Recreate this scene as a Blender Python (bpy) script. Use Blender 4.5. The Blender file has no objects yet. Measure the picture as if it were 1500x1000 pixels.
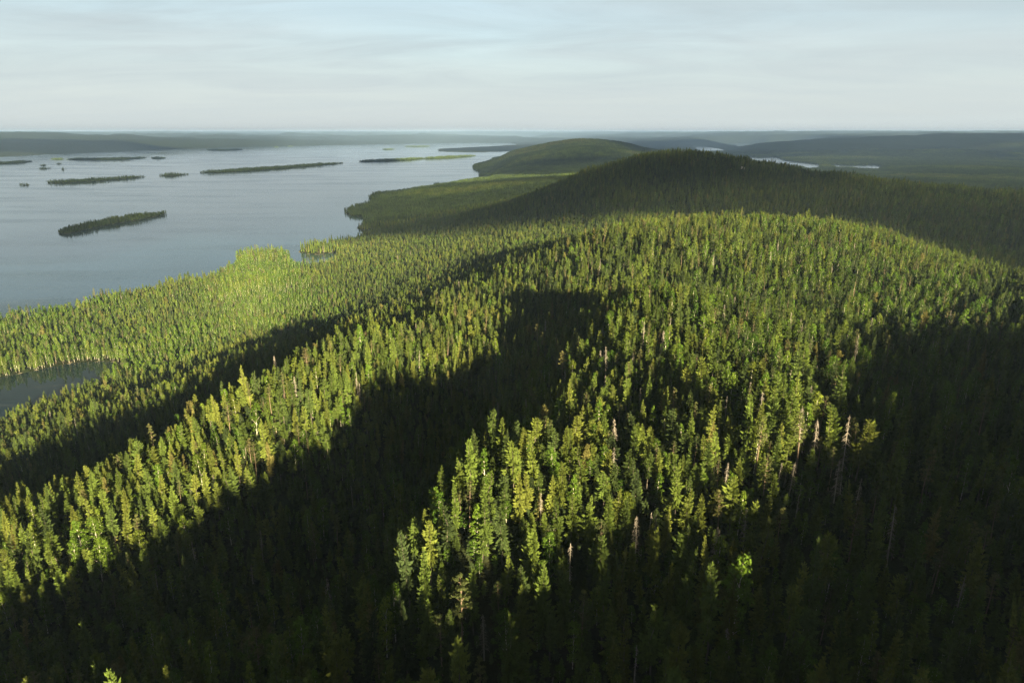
import bpy, bmesh, math, random
import numpy as np
from mathutils import Vector

scene = bpy.context.scene
C = scene.collection

# ============ CAMERA, SKY, SUN, EXPOSURE ============
CAM_Z = 280.0                       # metres above the lake
PITCH = math.atan(0.307)            # below the horizontal
FPX = 1000.0                        # focal length in pixels of a 1500 px wide picture
CP, SP = math.cos(PITCH), math.sin(PITCH)

cam_data = bpy.data.cameras.new('camera'); cam = bpy.data.objects.new('camera', cam_data); C.objects.link(cam)
cam.location = (0, 0, CAM_Z); cam.rotation_euler = (math.pi / 2 - PITCH, 0, 0)
cam_data.sensor_width = 36; cam_data.lens = 24; cam_data.clip_start = 1; cam_data.clip_end = 200000
scene.camera = cam

SUN_EL = math.radians(13.37); SUN_AZ = math.radians(158.6)      # azimuth from +Y towards +X: behind the camera, to the right
SUN = np.array([math.sin(SUN_AZ) * math.cos(SUN_EL), math.cos(SUN_AZ) * math.cos(SUN_EL), math.sin(SUN_EL)])
sun_data = bpy.data.lights.new('sun', 'SUN'); sun = bpy.data.objects.new('sun', sun_data); C.objects.link(sun)
sun_data.energy = 5.0; sun_data.angle = math.radians(0.5); sun_data.color = (1.0, 0.83, 0.47)
sun.rotation_euler = Vector(-SUN).to_track_quat('-Z', 'Y').to_euler()
sun.location = (200, -400, 600)

vs = scene.view_settings
vs.view_transform = 'Standard'; vs.look = 'None'; vs.gamma = 1.0; vs.use_curve_mapping = False
vs.exposure = 2.7
scene.render.engine = 'CYCLES'
cy = scene.cycles
cy.use_denoising = True; cy.denoising_prefilter = 'NONE'; cy.max_bounces = 5; cy.diffuse_bounces = 2; cy.glossy_bounces = 2
cy.transmission_bounces = 2; cy.transparent_max_bounces = 6; cy.volume_bounces = 0
cy.caustics_reflective = False; cy.caustics_refractive = False; cy.sample_clamp_indirect = 4.0
cy.use_adaptive_sampling = False

def node(nt, kind, x=0, **kw):
    n = nt.nodes.new(kind)
    for k, v in kw.items():
        if k.startswith('in_'):
            key = k[3:]
            key = int(key) if key.isdigit() else key.replace('_', ' ')
            n.inputs[key].default_value = v
        else: setattr(n, k, v)
    return n

world = bpy.data.worlds.new('World'); scene.world = world; world.use_nodes = True
nt = world.node_tree; nt.nodes.clear(); L = nt.links.new
sky = node(nt, 'ShaderNodeTexSky', sky_type='NISHITA', sun_disc=False, sun_elevation=SUN_EL, sun_rotation=SUN_AZ,
           altitude=300.0, air_density=1.0, dust_density=1.2, ozone_density=1.0)
tc = node(nt, 'ShaderNodeTexCoord')
sep = node(nt, 'ShaderNodeSeparateXYZ'); L(tc.outputs['Generated'], sep.inputs[0])
# a thin high cloud sheet: directions projected on a plane far overhead
zz = node(nt, 'ShaderNodeMath', operation='MAXIMUM', in_1=0.0); L(sep.outputs[2], zz.inputs[0])
zp = node(nt, 'ShaderNodeMath', operation='ADD', in_1=0.10); L(zz.outputs[0], zp.inputs[0])
px = node(nt, 'ShaderNodeMath', operation='DIVIDE'); L(sep.outputs[0], px.inputs[0]); L(zp.outputs[0], px.inputs[1])
py = node(nt, 'ShaderNodeMath', operation='DIVIDE'); L(sep.outputs[1], py.inputs[0]); L(zp.outputs[0], py.inputs[1])
pv = node(nt, 'ShaderNodeCombineXYZ'); L(px.outputs[0], pv.inputs[0]); L(py.outputs[0], pv.inputs[1])
mp = node(nt, 'ShaderNodeMapping'); mp.inputs['Rotation'].default_value = (0, 0, math.radians(14)); mp.inputs['Scale'].default_value = (0.62, 1.15, 1); mp.inputs['Location'].default_value = (3.1, 1.7, 0)
L(pv.outputs[0], mp.inputs[0])
nz = node(nt, 'ShaderNodeTexNoise', in_Scale=1.0, in_Detail=8.0, in_Roughness=0.58, in_Distortion=0.9); L(mp.outputs[0], nz.inputs['Vector'])
cr = node(nt, 'ShaderNodeMapRange', in_1=0.30, in_2=0.68, in_3=0.84, in_4=1.0); L(nz.outputs[0], cr.inputs[0])
nz2 = node(nt, 'ShaderNodeTexNoise', in_Scale=0.45, in_Detail=6.0, in_Roughness=0.6); L(mp.outputs[0], nz2.inputs['Vector'])
cr2 = node(nt, 'ShaderNodeMapRange', in_1=0.3, in_2=0.7, in_3=0.0, in_4=1.0); L(nz2.outputs[0], cr2.inputs[0])
ccol = node(nt, 'ShaderNodeMix', data_type='RGBA'); L(cr2.outputs[0], ccol.inputs['Factor'])
SKY_DARK = (1.50, 1.90, 2.06, 1); SKY_LIGHT = (1.84, 2.10, 2.18, 1)
ccol.inputs['A'].default_value = SKY_DARK; ccol.inputs['B'].default_value = SKY_LIGHT
mixs = node(nt, 'ShaderNodeMix', data_type='RGBA')
L(cr.outputs[0], mixs.inputs['Factor']); L(sky.outputs[0], mixs.inputs['A']); L(ccol.outputs['Result'], mixs.inputs['B'])
# pale air low over the horizon, all the way round
hz = node(nt, 'ShaderNodeMapRange', in_1=0.0, in_2=0.16, in_3=0.92, in_4=0.0, interpolation_type='SMOOTHSTEP'); L(zz.outputs[0], hz.inputs[0])
mixh = node(nt, 'ShaderNodeMix', data_type='RGBA'); mixh.inputs['B'].default_value = (2.06, 2.27, 2.26, 1)
L(hz.outputs[0], mixh.inputs['Factor']); L(mixs.outputs['Result'], mixh.inputs['A'])
bg = node(nt, 'ShaderNodeBackground', in_Strength=0.05); L(mixh.outputs['Result'], bg.inputs[0])
wo = node(nt, 'ShaderNodeOutputWorld'); L(bg.outputs[0], wo.inputs[0])

def tag(o, label=None, cat=None, group=None, kind=None):
    for k, v in (('label', label), ('category', cat), ('group', group), ('kind', kind)):
        if v: o[k] = v
    return o
# ============ TERRAIN ============
def ray(u, v):
    a = (u - 750.0) / FPX; b = (500.0 - v) / FPX
    return a, CP + SP * b, -SP + CP * b

def at_depth(u, v, d):
    a, f, z = ray(u, v)
    return a * d, f * d, CAM_Z + z * d

def on_plane(u, v, zp=0.0):
    a, f, z = ray(u, v)
    d = (CAM_Z - zp) / max(-z, 0.004)
    return a * d, f * d

TREE = 18.0
CONTROL = [  # pixel u, pixel v, depth of the tree tops
 (710,903,150),(885,755,171),(1195,626,205),(640,657,195),(940,590,230),(835,545,300),(960,515,290),
 (900,410,440),(1050,420,430),(1000,312,690),(850,335,660),(1150,320,690),(1100,560,250),(1150,450,380),
 (1300,400,520),(1300,340,720),(1450,440,460),(1400,365,720),(1450,600,260),(1450,900,150),(1200,900,150),(1250,700,195),(1000,900,147),
 (750,480,475),(690,540,415),(600,620,345),(480,720,285),(560,800,205),(400,900,180),(200,900,200),(0,900,220),
 (830,420,540),(880,440,490),(600,490,420),(420,515,400),(500,485,460),(333,550,360),(250,605,320),(167,650,300),(0,705,280),(340,578,425),(180,675,362),(15,735,338),(425,534,470),(505,500,535),(300,700,270),(150,780,245),(680,440,520),(520,600,335),
 (300,535,600),(100,620,510),(0,672,480),(500,470,650),(420,500,630),(200,560,690),
 (370,450,1010),(500,400,1170),(450,420,1090),(600,350,1470),(620,300,2300),(700,300,2000),(750,350,1150),(650,420,700),(750,400,620),(800,355,720),(560,440,740),(720,385,760),(680,395,800),
 (905,236,1540),(950,227,1500),(1000,223.5,1500),(1045,225,1480),(1100,242,1450),(1160,255,1430),(1216,259,1410),(1300,265,1390),(1360,268,1400),(1430,272,1430),(1500,276,1440),(1350,292,1250),(1500,300,1180),(880,238,1570),(820,265,1650),
 (1000,290,1250),(1000,318,1000),(850,318,1250),(800,320,1280),(900,305,1230),(1450,355,950),(1300,312,1080),(1150,315,1060),(1480,400,700),
 (740,262,3100),(800,275,2300),(780,250,3700),(830,232,4300),(760,285,2100),
 (860,200.5,5600),(835,210,5500),(800,221,5300),(775,223,5000),(740,232,4900),(890,209,5600),(910,211,5600),(940,216,5600),(860,213,4700),(820,224,4500),(705,246,4400),
 (1050,250,2600),(1150,275,2300),(1300,290,2100),(1500,305,1800),(1100,265,3200),(1250,275,3000),
 (1480,194.5,9600),(1400,198.5,9300),(1290,207,9000),(1200,213,8800),(1170,218,8600),(1500,222,7400),(1350,226,7300),(1350,245,4900),(1500,245,4900),(1500,262,3700),(1350,258,3900),(1250,257,4100),
]
GROUND = [  # world x, y, ground z
 (0,0,172),(60,60,172),(-60,60,160),(-200,120,120),(-350,100,80),(-500,300,20),(-700,400,6),(-900,600,4),(-700,100,6),(-1200,200,2),
 (-600,1300,6),(-750,1000,4),(-500,1000,4),
 (-500,800,4),(-1000,900,2),(-3000,3000,1),(-1500,2500,1),(-700,2500,1),(-4000,6000,1),(-2000,9000,1),(-500,6000,1),(-6000,3000,1),(-9000,-2000,5),
 (900,7500,8),(2400,6800,4),(3000,6600,4),(1900,5800,3),(2700,5500,3),(1700,4700,3),(2300,4300,3),(1400,5600,6),(2200,7600,5),(3300,6000,6),(2000,9000,15),(3500,13000,60),(1500,14000,30),(6000,16000,180),(9000,14000,215),(0,12000,25),(-1500,18000,25),
 (-8000,10500,140),(-6500,9800,60),(-5000,14000,100),(-9000,16000,200),(-2500,22000,130),(0,26000,150),(6000,26000,220),(15000,22000,325),(-15000,22000,230),(0,42000,335),(6000,41000,335),(-6000,41500,335),(12000,40000,340),(-14000,40000,335),(25000,32000,335),(-25000,30000,330),(-20000,38000,335),(20000,38000,340),
 (600,500,165),(1000,900,130),(2000,1500,100),(3000,3000,60),(6000,4000,120),(12000,4000,150),(8000,-6000,120),(0,-12000,120),(-12000,-8000,60),(0,-4000,120),(-3000,-3000,40),(0,-30000,120),(30000,-5000,140),(-30000,-5000,120),
]
# the hill behind and to the right of the camera (outside the frame): crest points
BACK = [(-120,-160,170),(0,-170,198),(120,-150,222),(230,-90,246),(330,0,246),(420,90,233),(520,200,216),(640,330,196),(260,-260,235),(60,-320,205),(-250,-220,140),(-300,-500,150),(0,-900,140),(600,-200,205),(900,100,165)]

def _emb(x, y):
    r = np.maximum(np.hypot(x, y), 60.0); t = np.arctan2(x, y)
    return np.stack([np.sin(t), np.cos(t), np.log(r / 300.0)], -1)

_pts = []; 
for u, v, d in CONTROL:
    x, y, z = at_depth(u, v, d); _pts.append((x, y, z - TREE))
_pts += GROUND + BACK
_pts = np.array(_pts, float)
_E = _emb(_pts[:, 0], _pts[:, 1]); _N = len(_E)
_D = np.linalg.norm(_E[:, None] - _E[None], axis=-1)
_K = _D ** 3 + np.eye(_N) * 1e-4
_Q = np.hstack([np.ones((_N, 1)), _E])
_M = np.block([[_K, _Q], [_Q.T, np.zeros((4, 4))]])
_W = np.linalg.solve(_M, np.concatenate([_pts[:, 2], np.zeros(4)]))

def fit_z(x, y):
    x = np.asarray(x, float).ravel(); y = np.asarray(y, float).ravel()
    out = np.empty(len(x))
    for s in range(0, len(x), 20000):
        e = _emb(x[s:s + 20000], y[s:s + 20000])
        acc = _W[_N] + e @ _W[_N + 1:]
        d2 = (e * e).sum(-1)[:, None] + (_E * _E).sum(-1)[None] - 2 * e @ _E.T
        d = np.sqrt(np.maximum(d2, 0))
        out[s:s + 20000] = acc + (d * d * d) @ _W[:_N]
    return out

def _hash(i, j, s):
    n = (i * 374761393 + j * 668265263 + s * 1442695041) & 0x7fffffff
    n = ((n ^ (n >> 13)) * 1274126177) & 0x7fffffff
    return ((n ^ (n >> 16)) & 0xffff) / 65535.0

def vnoise(x, y, s=0):
    i = np.floor(x).astype(np.int64); j = np.floor(y).astype(np.int64)
    fx = x - i; fy = y - j
    fx = fx * fx * (3 - 2 * fx); fy = fy * fy * (3 - 2 * fy)
    a = _hash(i, j, s); b = _hash(i + 1, j, s); c = _hash(i, j + 1, s); d = _hash(i + 1, j + 1, s)
    return (a + (b - a) * fx) * (1 - fy) + (c + (d - c) * fx) * fy - 0.5

def fbm(x, y, s=0, o=4):
    t = 0; w = 1.0
    for k in range(o):
        t = t + w * vnoise(x * 2 ** k + 17.3 * k, y * 2 ** k - 9.1 * k, s + k); w *= 0.5
    return t

LAKE = [(-900,656,20),(-600,590,20),(0,458,20),(120,437,20),(240,407,20),(320,392,20),(343,386,16),(341,371,20),(352,364,20),(368,360.5,20),(400,360,20),(420,364,20),(428,377,14),
 (428,391,0),(436,395,0),(462,395,0),(478,391,0),(492,384,0),(491,370,0),(465,373,0),(437,371,0),(437,355,20),(452,350,20),(490,346,20),(521,342,20),(545,340,0),(572,339.5,0),(573,336.5,0),(545,337,0),(524,337,0),
 (523,322,20),(537,318,14),(531,318,0),(507,314,0),(506,302,20),(520,297,20),(543,291.5,14),(544,279,20),(560,277,20),(600,274,20),(640,266.5,20),(655,266,20),(668,265,20),(677,265.5,20),(679,263,16),(700,258,20),(704,253,0),
 (702,237,20),(720,230,20),(748,221.5,4),(735,222.5,0),(700,223.5,0),(660,223,0),(641,222,0),(639,219,0),(645,216.5,14),(700,214,14),(745,213,14),(748,209.5,0),
 (700,209,0),(640,210,0),(560,211.5,0),(480,213,0),(400,214.5,0),(300,217,0),(200,221,0),(100,225,0),(0,229.5,0),(-300,241,0),(-900,264,0)]
POND = [(-250,612,0),(0,553,0),(30,548,0),(60,541.5,0),(90,535.5,0),(120,531,0),(150,530,0),(178,531.5,0),(176,537,12),(150,541,20),(100,557,20),(0,590,20),(-250,705,20)]
FARLAKES = [
 [(1092,231.5,0),(1112,234,0),(1130,232.5,0),(1150,236,0),(1172,238,0),(1200,239.5,0),(1203,241,0),(1190,246,0),(1170,242,0),(1140,241,0),(1110,238,0),(1095,235,0)],
 [(1219,242,0),(1250,243.5,0),(1290,242.5,0),(1292,248,0),(1270,248,0),(1240,246,0),(1220,246.5,0)],
 [(1060,211.5,0),(1090,211.5,0),(1120,213,0),(1140,216.5,0),(1115,217,0),(1090,215.5,0)],
 [(1014,215.5,0),(1040,216.5,0),(1062,222,0),(1045,222,0),(1020,219,0)],
 [(1143,211.5,0),(1160,212,0),(1160,214.5,0),(1145,214,0)],
 [(690,202.6,0),(763,202.6,0),(763,204,0),(700,204,0)],
 [(800,205,0),(828,205.3,0),(826,206.6,0),(800,206.3,0)],
]
ISLANDS = [  # front waterline in pixels, thickness in metres
 ([(85,341),(92,343),(105,341.5),(150,331),(200,322.5),(225,318),(246,313)],75),
 ([(66,268),(90,268.5),(120,267),(170,263.5),(216,259)],90),
 ([(232,257.5),(250,258),(277,255.5)],70),
 ([(293,253.5),(330,253),(400,248),(450,244),(504,239)],170),
 ([(526,237),(560,237),(600,234.5),(621,232.5)],220),
 ([(619,233),(650,232),(697,228.5)],240),
 ([(-60,244),(0,240.5),(30,239),(49,236.5)],160),
 ([(97,234),(130,235),(180,234.5),(215,231)],230),
 ([(221,232),(232,232.6),(243,231.8)],130),
 ([(73,233),(82,234),(95,233)],90),
 ([(57,242.5),(64,243),(71,242)],45),([(53,247),(64,248),(76,246.5)],45),([(81,240.5),(86,241),(92,240)],45),([(86,248),(92,249),(98,248)],40),
 ([(27,271),(36,272),(46,271)],40),
 ([(301,220),(325,221),(356,219.6)],300),([(401,215.6),(405,215.8),(409,215.5)],120),([(421,214.5),(426,214.9),(431,214.4)],120),
 ([(560,219),(568,219.6),(579,218.6)],160),([(593,215),(610,215.6),(631,214.4)],260),([(484,241),(487,241.5),(491,240.8)],45),
]

def grow(p):
    m = sum(q[1] for q in p) / len(p)
    return [(u, m + (v - m) * 1.55, z) for u, v, z in p]
def poly(pts): return np.array([on_plane(*p) for p in pts])
def fractal_edges(P, amp, seed):
    """break the straight edges of a shoreline up a little"""
    rs = np.random.RandomState(seed)
    for _ in range(2):
        Q = np.roll(P, -1, 0); d = Q - P
        L = np.linalg.norm(d, axis=1, keepdims=True); n = np.stack([-d[:, 1], d[:, 0]], 1) / np.maximum(L, 1e-6)
        m = (P + Q) / 2 + n * L * rs.uniform(-amp, amp, (len(P), 1))
        P = np.stack([P, m], 1).reshape(-1, 2)
    return P
def smooth_poly(P, k=2):
    for _ in range(k):
        Q = np.roll(P, -1, 0); P = np.stack([P * .75 + Q * .25, P * .25 + Q * .75], 1).reshape(-1, 2)
    return P
def island_poly(wl, th):
    F = np.array([on_plane(u, v) for u, v in wl])
    B = F * (1 + th / np.linalg.norm(F, axis=1, keepdims=True))
    c = np.linspace(0, 1, len(F))[:, None]; s = np.sin(np.pi * c) ** 0.5
    B = F + (B - F) * np.maximum(s, 0.12)
    return smooth_poly(np.vstack([F, B[::-1]]), 2)
WATER_POLYS = [fractal_edges(poly(LAKE), 0.05, 1), smooth_poly(poly(POND), 2)] + [fractal_edges(smooth_poly(poly(grow(p)), 1), .06, 3 + i) for i, p in enumerate(FARLAKES)]
ISLAND_POLYS = [fractal_edges(island_poly(*i), 0.05, 40 + k) for k, i in enumerate(ISLANDS)]

def signed_dist(P, x, y):
    """positive inside"""
    out = np.empty(len(x))
    A = P; B = np.roll(P, -1, 0); d = B - A; L2 = np.maximum((d * d).sum(1), 1e-9)
    for s in range(0, len(x), 40000):
        X = x[s:s + 40000, None]; Y = y[s:s + 40000, None]
        t = np.clip(((X - A[:, 0]) * d[:, 0] + (Y - A[:, 1]) * d[:, 1]) / L2, 0, 1)
        dx = X - A[:, 0] - t * d[:, 0]; dy = Y - A[:, 1] - t * d[:, 1]
        dist = np.sqrt((dx * dx + dy * dy).min(1))
        c = ((A[:, 1] > Y) != (B[:, 1] > Y)) & (X < d[:, 0] * (Y - A[:, 1]) / np.where(np.abs(d[:, 1]) < 1e-9, 1e-9, d[:, 1]) + A[:, 0])
        out[s:s + 40000] = np.where(c.sum(1) % 2 == 1, dist, -dist)
    return out

def land_dist(x, y):
    """distance to the nearest shore, positive on land (islands not counted)"""
    x = np.asarray(x, float).ravel(); y = np.asarray(y, float).ravel()
    best = np.full(len(x), -1e9)
    for P in WATER_POLYS:
        lo, hi = P.min(0), P.max(0); m = 60 + 0.15 * np.hypot(x, y)
        dx = np.maximum(np.maximum(lo[0] - x, x - hi[0]), 0); dy = np.maximum(np.maximum(lo[1] - y, y - hi[1]), 0)
        d = -np.hypot(dx, dy); near = d > -m
        if near.any(): d[near] = signed_dist(P, x[near], y[near])
        best = np.maximum(best, d)
    return -best

def ground_z(x, y, ld=None):
    x = np.asarray(x, float).ravel(); y = np.asarray(y, float).ravel()
    if ld is None: ld = land_dist(x, y)
    r = np.hypot(x, y)
    z = fit_z(x, y)
    k = np.clip((r - 2500) / 6000, 0, 1)
    az = np.arctan2(x, y)
    far_lake = np.clip((ld - 150) / 3000, 0.03, 1) * (1 - .9 * np.clip(1 - np.abs(az - .37) / .2, 0, 1) * np.clip((r - 3600) / 800, 0, 1) * np.clip((7600 - r) / 500, 0, 1))
    z = z + fbm(x / 190, y / 190, 5, 3) * (9 + 4 * np.clip((r - 900) / 400, 0, 1)) * (1 - np.clip((r - 1500) / 3000, 0, 1)) + far_lake * k * (fbm(x / 2300, y / 2300, 11, 4) * 110) + far_lake * np.clip((r - 1700) / 2500, 0, 1) * (fbm(x / 650, y / 650, 21, 4) * 72 + fbm(x / 240, y / 240, 31, 2) * 26)
    z = np.where(r > 9000, np.minimum(z, 255 + (z - 255) * .6), z); z = np.where(r > 9000, np.minimum(z, 318), z)
    w = np.clip(ld / (40 + 0.05 * r), 0, 1); w = w * w * (3 - 2 * w)
    zl = np.maximum(z, 2.0 + 0.0 * r) * w + np.clip(ld * 0.12, 0, 2.0) * (1 - w)
    return np.where(ld > 0, zl, np.maximum(ld * 0.12, -5))
# ---- END TERRAIN ----
# ============ MATERIALS ============
def new_mat(name):
    m = bpy.data.materials.new(name); m.use_nodes = True; m.node_tree.nodes.clear()
    return m, m.node_tree

def tint_value(nt):
    """0..1 per tree, from the tree (object or instance) plus a per-face share in joined clumps"""
    a = node(nt, 'ShaderNodeAttribute', attribute_type='INSTANCER', attribute_name='tint')
    b = node(nt, 'ShaderNodeAttribute', attribute_type='GEOMETRY', attribute_name='share')
    s = node(nt, 'ShaderNodeMath', operation='ADD', use_clamp=True)
    nt.links.new(a.outputs['Fac'], s.inputs[0]); nt.links.new(b.outputs['Fac'], s.inputs[1])
    return s.outputs[0]

def leaf_mat(name, cols, translucent=0.30, nscale=0.9):
    m, nt = new_mat(name); L = nt.links.new
    ramp = node(nt, 'ShaderNodeValToRGB'); cr = ramp.color_ramp
    while len(cr.elements) < len(cols): cr.elements.new(0.5)
    for e, (p, c) in zip(cr.elements, cols): e.position = p; e.color = (*c, 1)
    L(tint_value(nt), ramp.inputs[0])
    inf = node(nt, 'ShaderNodeObjectInfo'); own = node(nt, 'ShaderNodeMapRange', in_3=0.68, in_4=1.30); L(inf.outputs['Random'], own.inputs[0])   # every tree its own tone
    tc = node(nt, 'ShaderNodeTexCoord')
    nz = node(nt, 'ShaderNodeTexNoise', in_Scale=nscale, in_Detail=3.0); L(tc.outputs['Object'], nz.inputs['Vector'])
    mr = node(nt, 'ShaderNodeMapRange', in_1=0.3, in_2=0.7, in_3=0.65, in_4=1.3); L(nz.outputs[0], mr.inputs[0])
    both = node(nt, 'ShaderNodeMath', operation='MULTIPLY'); L(mr.outputs[0], both.inputs[0]); L(own.outputs[0], both.inputs[1])
    mul = node(nt, 'ShaderNodeVectorMath', operation='SCALE'); L(ramp.outputs[0], mul.inputs[0]); L(both.outputs[0], mul.inputs['Scale'])
    d = node(nt, 'ShaderNodeBsdfDiffuse'); t = node(nt, 'ShaderNodeBsdfTranslucent')
    L(mul.outputs[0], d.inputs[0]); L(mul.outputs[0], t.inputs[0])
    mx = node(nt, 'ShaderNodeMixShader', in_0=translucent); L(d.outputs[0], mx.inputs[1]); L(t.outputs[0], mx.inputs[2])
    o = node(nt, 'ShaderNodeOutputMaterial'); L(mx.outputs[0], o.inputs[0])
    return m

def bark_mat(name, c1, c2, scale=(3, 3, 0.6), thr=(0.4, 0.65)):
    m, nt = new_mat(name); L = nt.links.new
    tc = node(nt, 'ShaderNodeTexCoord'); mp = node(nt, 'ShaderNodeMapping'); mp.inputs['Scale'].default_value = scale
    L(tc.outputs['Object'], mp.inputs[0])
    nz = node(nt, 'ShaderNodeTexNoise', in_Scale=1.0, in_Detail=5.0); L(mp.outputs[0], nz.inputs['Vector'])
    mr = node(nt, 'ShaderNodeMapRange', in_1=thr[0], in_2=thr[1]); L(nz.outputs[0], mr.inputs[0])
    mx = node(nt, 'ShaderNodeMix', data_type='RGBA'); L(mr.outputs[0], mx.inputs['Factor'])
    mx.inputs['A'].default_value = (*c1, 1); mx.inputs['B'].default_value = (*c2, 1)
    p = node(nt, 'ShaderNodeBsdfPrincipled', in_Roughness=0.9); L(mx.outputs['Result'], p.inputs['Base Color'])
    o = node(nt, 'ShaderNodeOutputMaterial'); L(p.outputs[0], o.inputs[0])
    return m

M = {}
M['spruce'] = leaf_mat('spruce_needles', [(0.0, (0.034, 0.050, 0.021)), (0.45, (0.068, 0.099, 0.021)), (0.9, (0.106, 0.124, 0.027)), (1.0, (0.124, 0.106, 0.042))])
M['pine'] = leaf_mat('pine_needles', [(0.0, (0.045, 0.065, 0.026)), (0.6, (0.080, 0.092, 0.034)), (1.0, (0.105, 0.100, 0.042))])
M['birch'] = leaf_mat('birch_leaves', [(0.0, (0.046, 0.088, 0.014)), (0.5, (0.075, 0.125, 0.018)), (1.0, (0.115, 0.145, 0.024))], 0.35)
M['spruce_bark'] = bark_mat('spruce_bark', (0.050, 0.043, 0.036), (0.105, 0.088, 0.072))
M['pine_bark'] = bark_mat('pine_bark', (0.090, 0.066, 0.050), (0.165, 0.115, 0.080))
M['birch_bark'] = bark_mat('birch_bark', (0.08, 0.075, 0.07), (0.46, 0.43, 0.38), (2, 2, 1.2), (0.36, 0.46))
M['dead_wood'] = bark_mat('dead_wood', (0.15, 0.135, 0.125), (0.31, 0.285, 0.26))
M['dead_twigs'] = bark_mat('dead_twigs', (0.12, 0.105, 0.095), (0.24, 0.21, 0.185))

def ground_mat():
    m, nt = new_mat('forest_floor'); L = nt.links.new
    g = node(nt, 'ShaderNodeNewGeometry'); sp = node(nt, 'ShaderNodeSeparateXYZ'); L(g.outputs['Position'], sp.inputs[0])
    n1 = node(nt, 'ShaderNodeTexNoise', in_Scale=0.45, in_Detail=9.0, in_Roughness=0.7); L(g.outputs['Position'], n1.inputs['Vector'])
    n2 = node(nt, 'ShaderNodeTexNoise', in_Scale=0.02, in_Detail=8.0, in_Roughness=0.65); L(g.outputs['Position'], n2.inputs['Vector'])
    m1 = node(nt, 'ShaderNodeMix', data_type='RGBA'); m1.inputs['A'].default_value = (0.016, 0.018, 0.010, 1); m1.inputs['B'].default_value = (0.036, 0.036, 0.017, 1)
    r1 = node(nt, 'ShaderNodeMapRange', in_1=0.45, in_2=0.75); L(n1.outputs[0], r1.inputs[0]); L(r1.outputs[0], m1.inputs['Factor'])
    m2 = node(nt, 'ShaderNodeMix', data_type='RGBA'); m2.inputs['B'].default_value = (0.022, 0.034, 0.013, 1)
    r2 = node(nt, 'ShaderNodeMapRange', in_1=0.4, in_2=0.6); L(n2.outputs[0], r2.inputs[0]); L(r2.outputs[0], m2.inputs['Factor']); L(m1.outputs['Result'], m2.inputs['A'])
    # bare stones and sand along the waterline
    n3 = node(nt, 'ShaderNodeTexNoise', in_Scale=0.08, in_Detail=4.0); L(g.outputs['Position'], n3.inputs['Vector'])
    h = node(nt, 'ShaderNodeMath', operation='MULTIPLY_ADD', in_1=-3.2, in_2=1.65); L(n3.outputs[0], h.inputs[0])
    lo = node(nt, 'ShaderNodeMath', operation='LESS_THAN'); L(sp.outputs[2], lo.inputs[0]); L(h.outputs[0], lo.inputs[1])
    m3 = node(nt, 'ShaderNodeMix', data_type='RGBA'); m3.inputs['B'].default_value = (0.24, 0.21, 0.16, 1); L(lo.outputs[0], m3.inputs['Factor']); L(m2.outputs['Result'], m3.inputs['A'])
    d = node(nt, 'ShaderNodeBsdfDiffuse'); L(m3.outputs['Result'], d.inputs[0])
    bp = node(nt, 'ShaderNodeBump', in_Strength=1.0, in_Distance=14.0); L(n2.outputs[0], bp.inputs['Height']); L(bp.outputs[0], d.inputs['Normal'])
    o = node(nt, 'ShaderNodeOutputMaterial'); L(d.outputs[0], o.inputs[0])
    return m
M['ground'] = ground_mat()

def water_mat(name, ripple, rough, base):
    m, nt = new_mat(name); L = nt.links.new
    g = node(nt, 'ShaderNodeNewGeometry')
    # long wind lanes: stretches of ruffled and of smooth water
    mp = node(nt, 'ShaderNodeMapping'); mp.inputs['Rotation'].default_value = (0, 0, math.radians(-8)); mp.inputs['Scale'].default_value = (0.0014, 0.0068, 1)
    L(g.outputs['Position'], mp.inputs[0])
    n0 = node(nt, 'ShaderNodeTexNoise', in_Scale=1.0, in_Detail=7.0, in_Roughness=0.6, in_Distortion=0.4); L(mp.outputs[0], n0.inputs['Vector'])
    lane = node(nt, 'ShaderNodeMapRange', in_1=0.42, in_2=0.62, in_3=0.35, in_4=1.0); L(n0.outputs[0], lane.inputs[0])
    mp2 = node(nt, 'ShaderNodeMapping'); mp2.inputs['Scale'].default_value = (0.05, 0.11, 1); L(g.outputs['Position'], mp2.inputs[0])
    n1 = node(nt, 'ShaderNodeTexNoise', in_Scale=1.0, in_Detail=4.0); L(mp2.outputs[0], n1.inputs['Vector'])
    bs = node(nt, 'ShaderNodeMath', operation='MULTIPLY', in_1=ripple); L(lane.outputs[0], bs.inputs[0])
    bp = node(nt, 'ShaderNodeBump', in_Distance=1.2); L(bs.outputs[0], bp.inputs['Strength']); L(n1.outputs[0], bp.inputs['Height'])
    ro = node(nt, 'ShaderNodeMath', operation='MULTIPLY', in_1=rough); L(lane.outputs[0], ro.inputs[0])
    p = node(nt, 'ShaderNodeBsdfPrincipled', in_IOR=1.333); p.inputs['Base Color'].default_value = (*base, 1)
    L(ro.outputs[0], p.inputs['Roughness']); L(bp.outputs[0], p.inputs['Normal'])
    o = node(nt, 'ShaderNodeOutputMaterial'); L(p.outputs[0], o.inputs[0])
    return m
M['lake'] = water_mat('lake_water', 0.16, 0.17, (0.004, 0.020, 0.036))
M['pond'] = water_mat('pond_water', 0.004, 0.02, (0.006, 0.014, 0.020))

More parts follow.
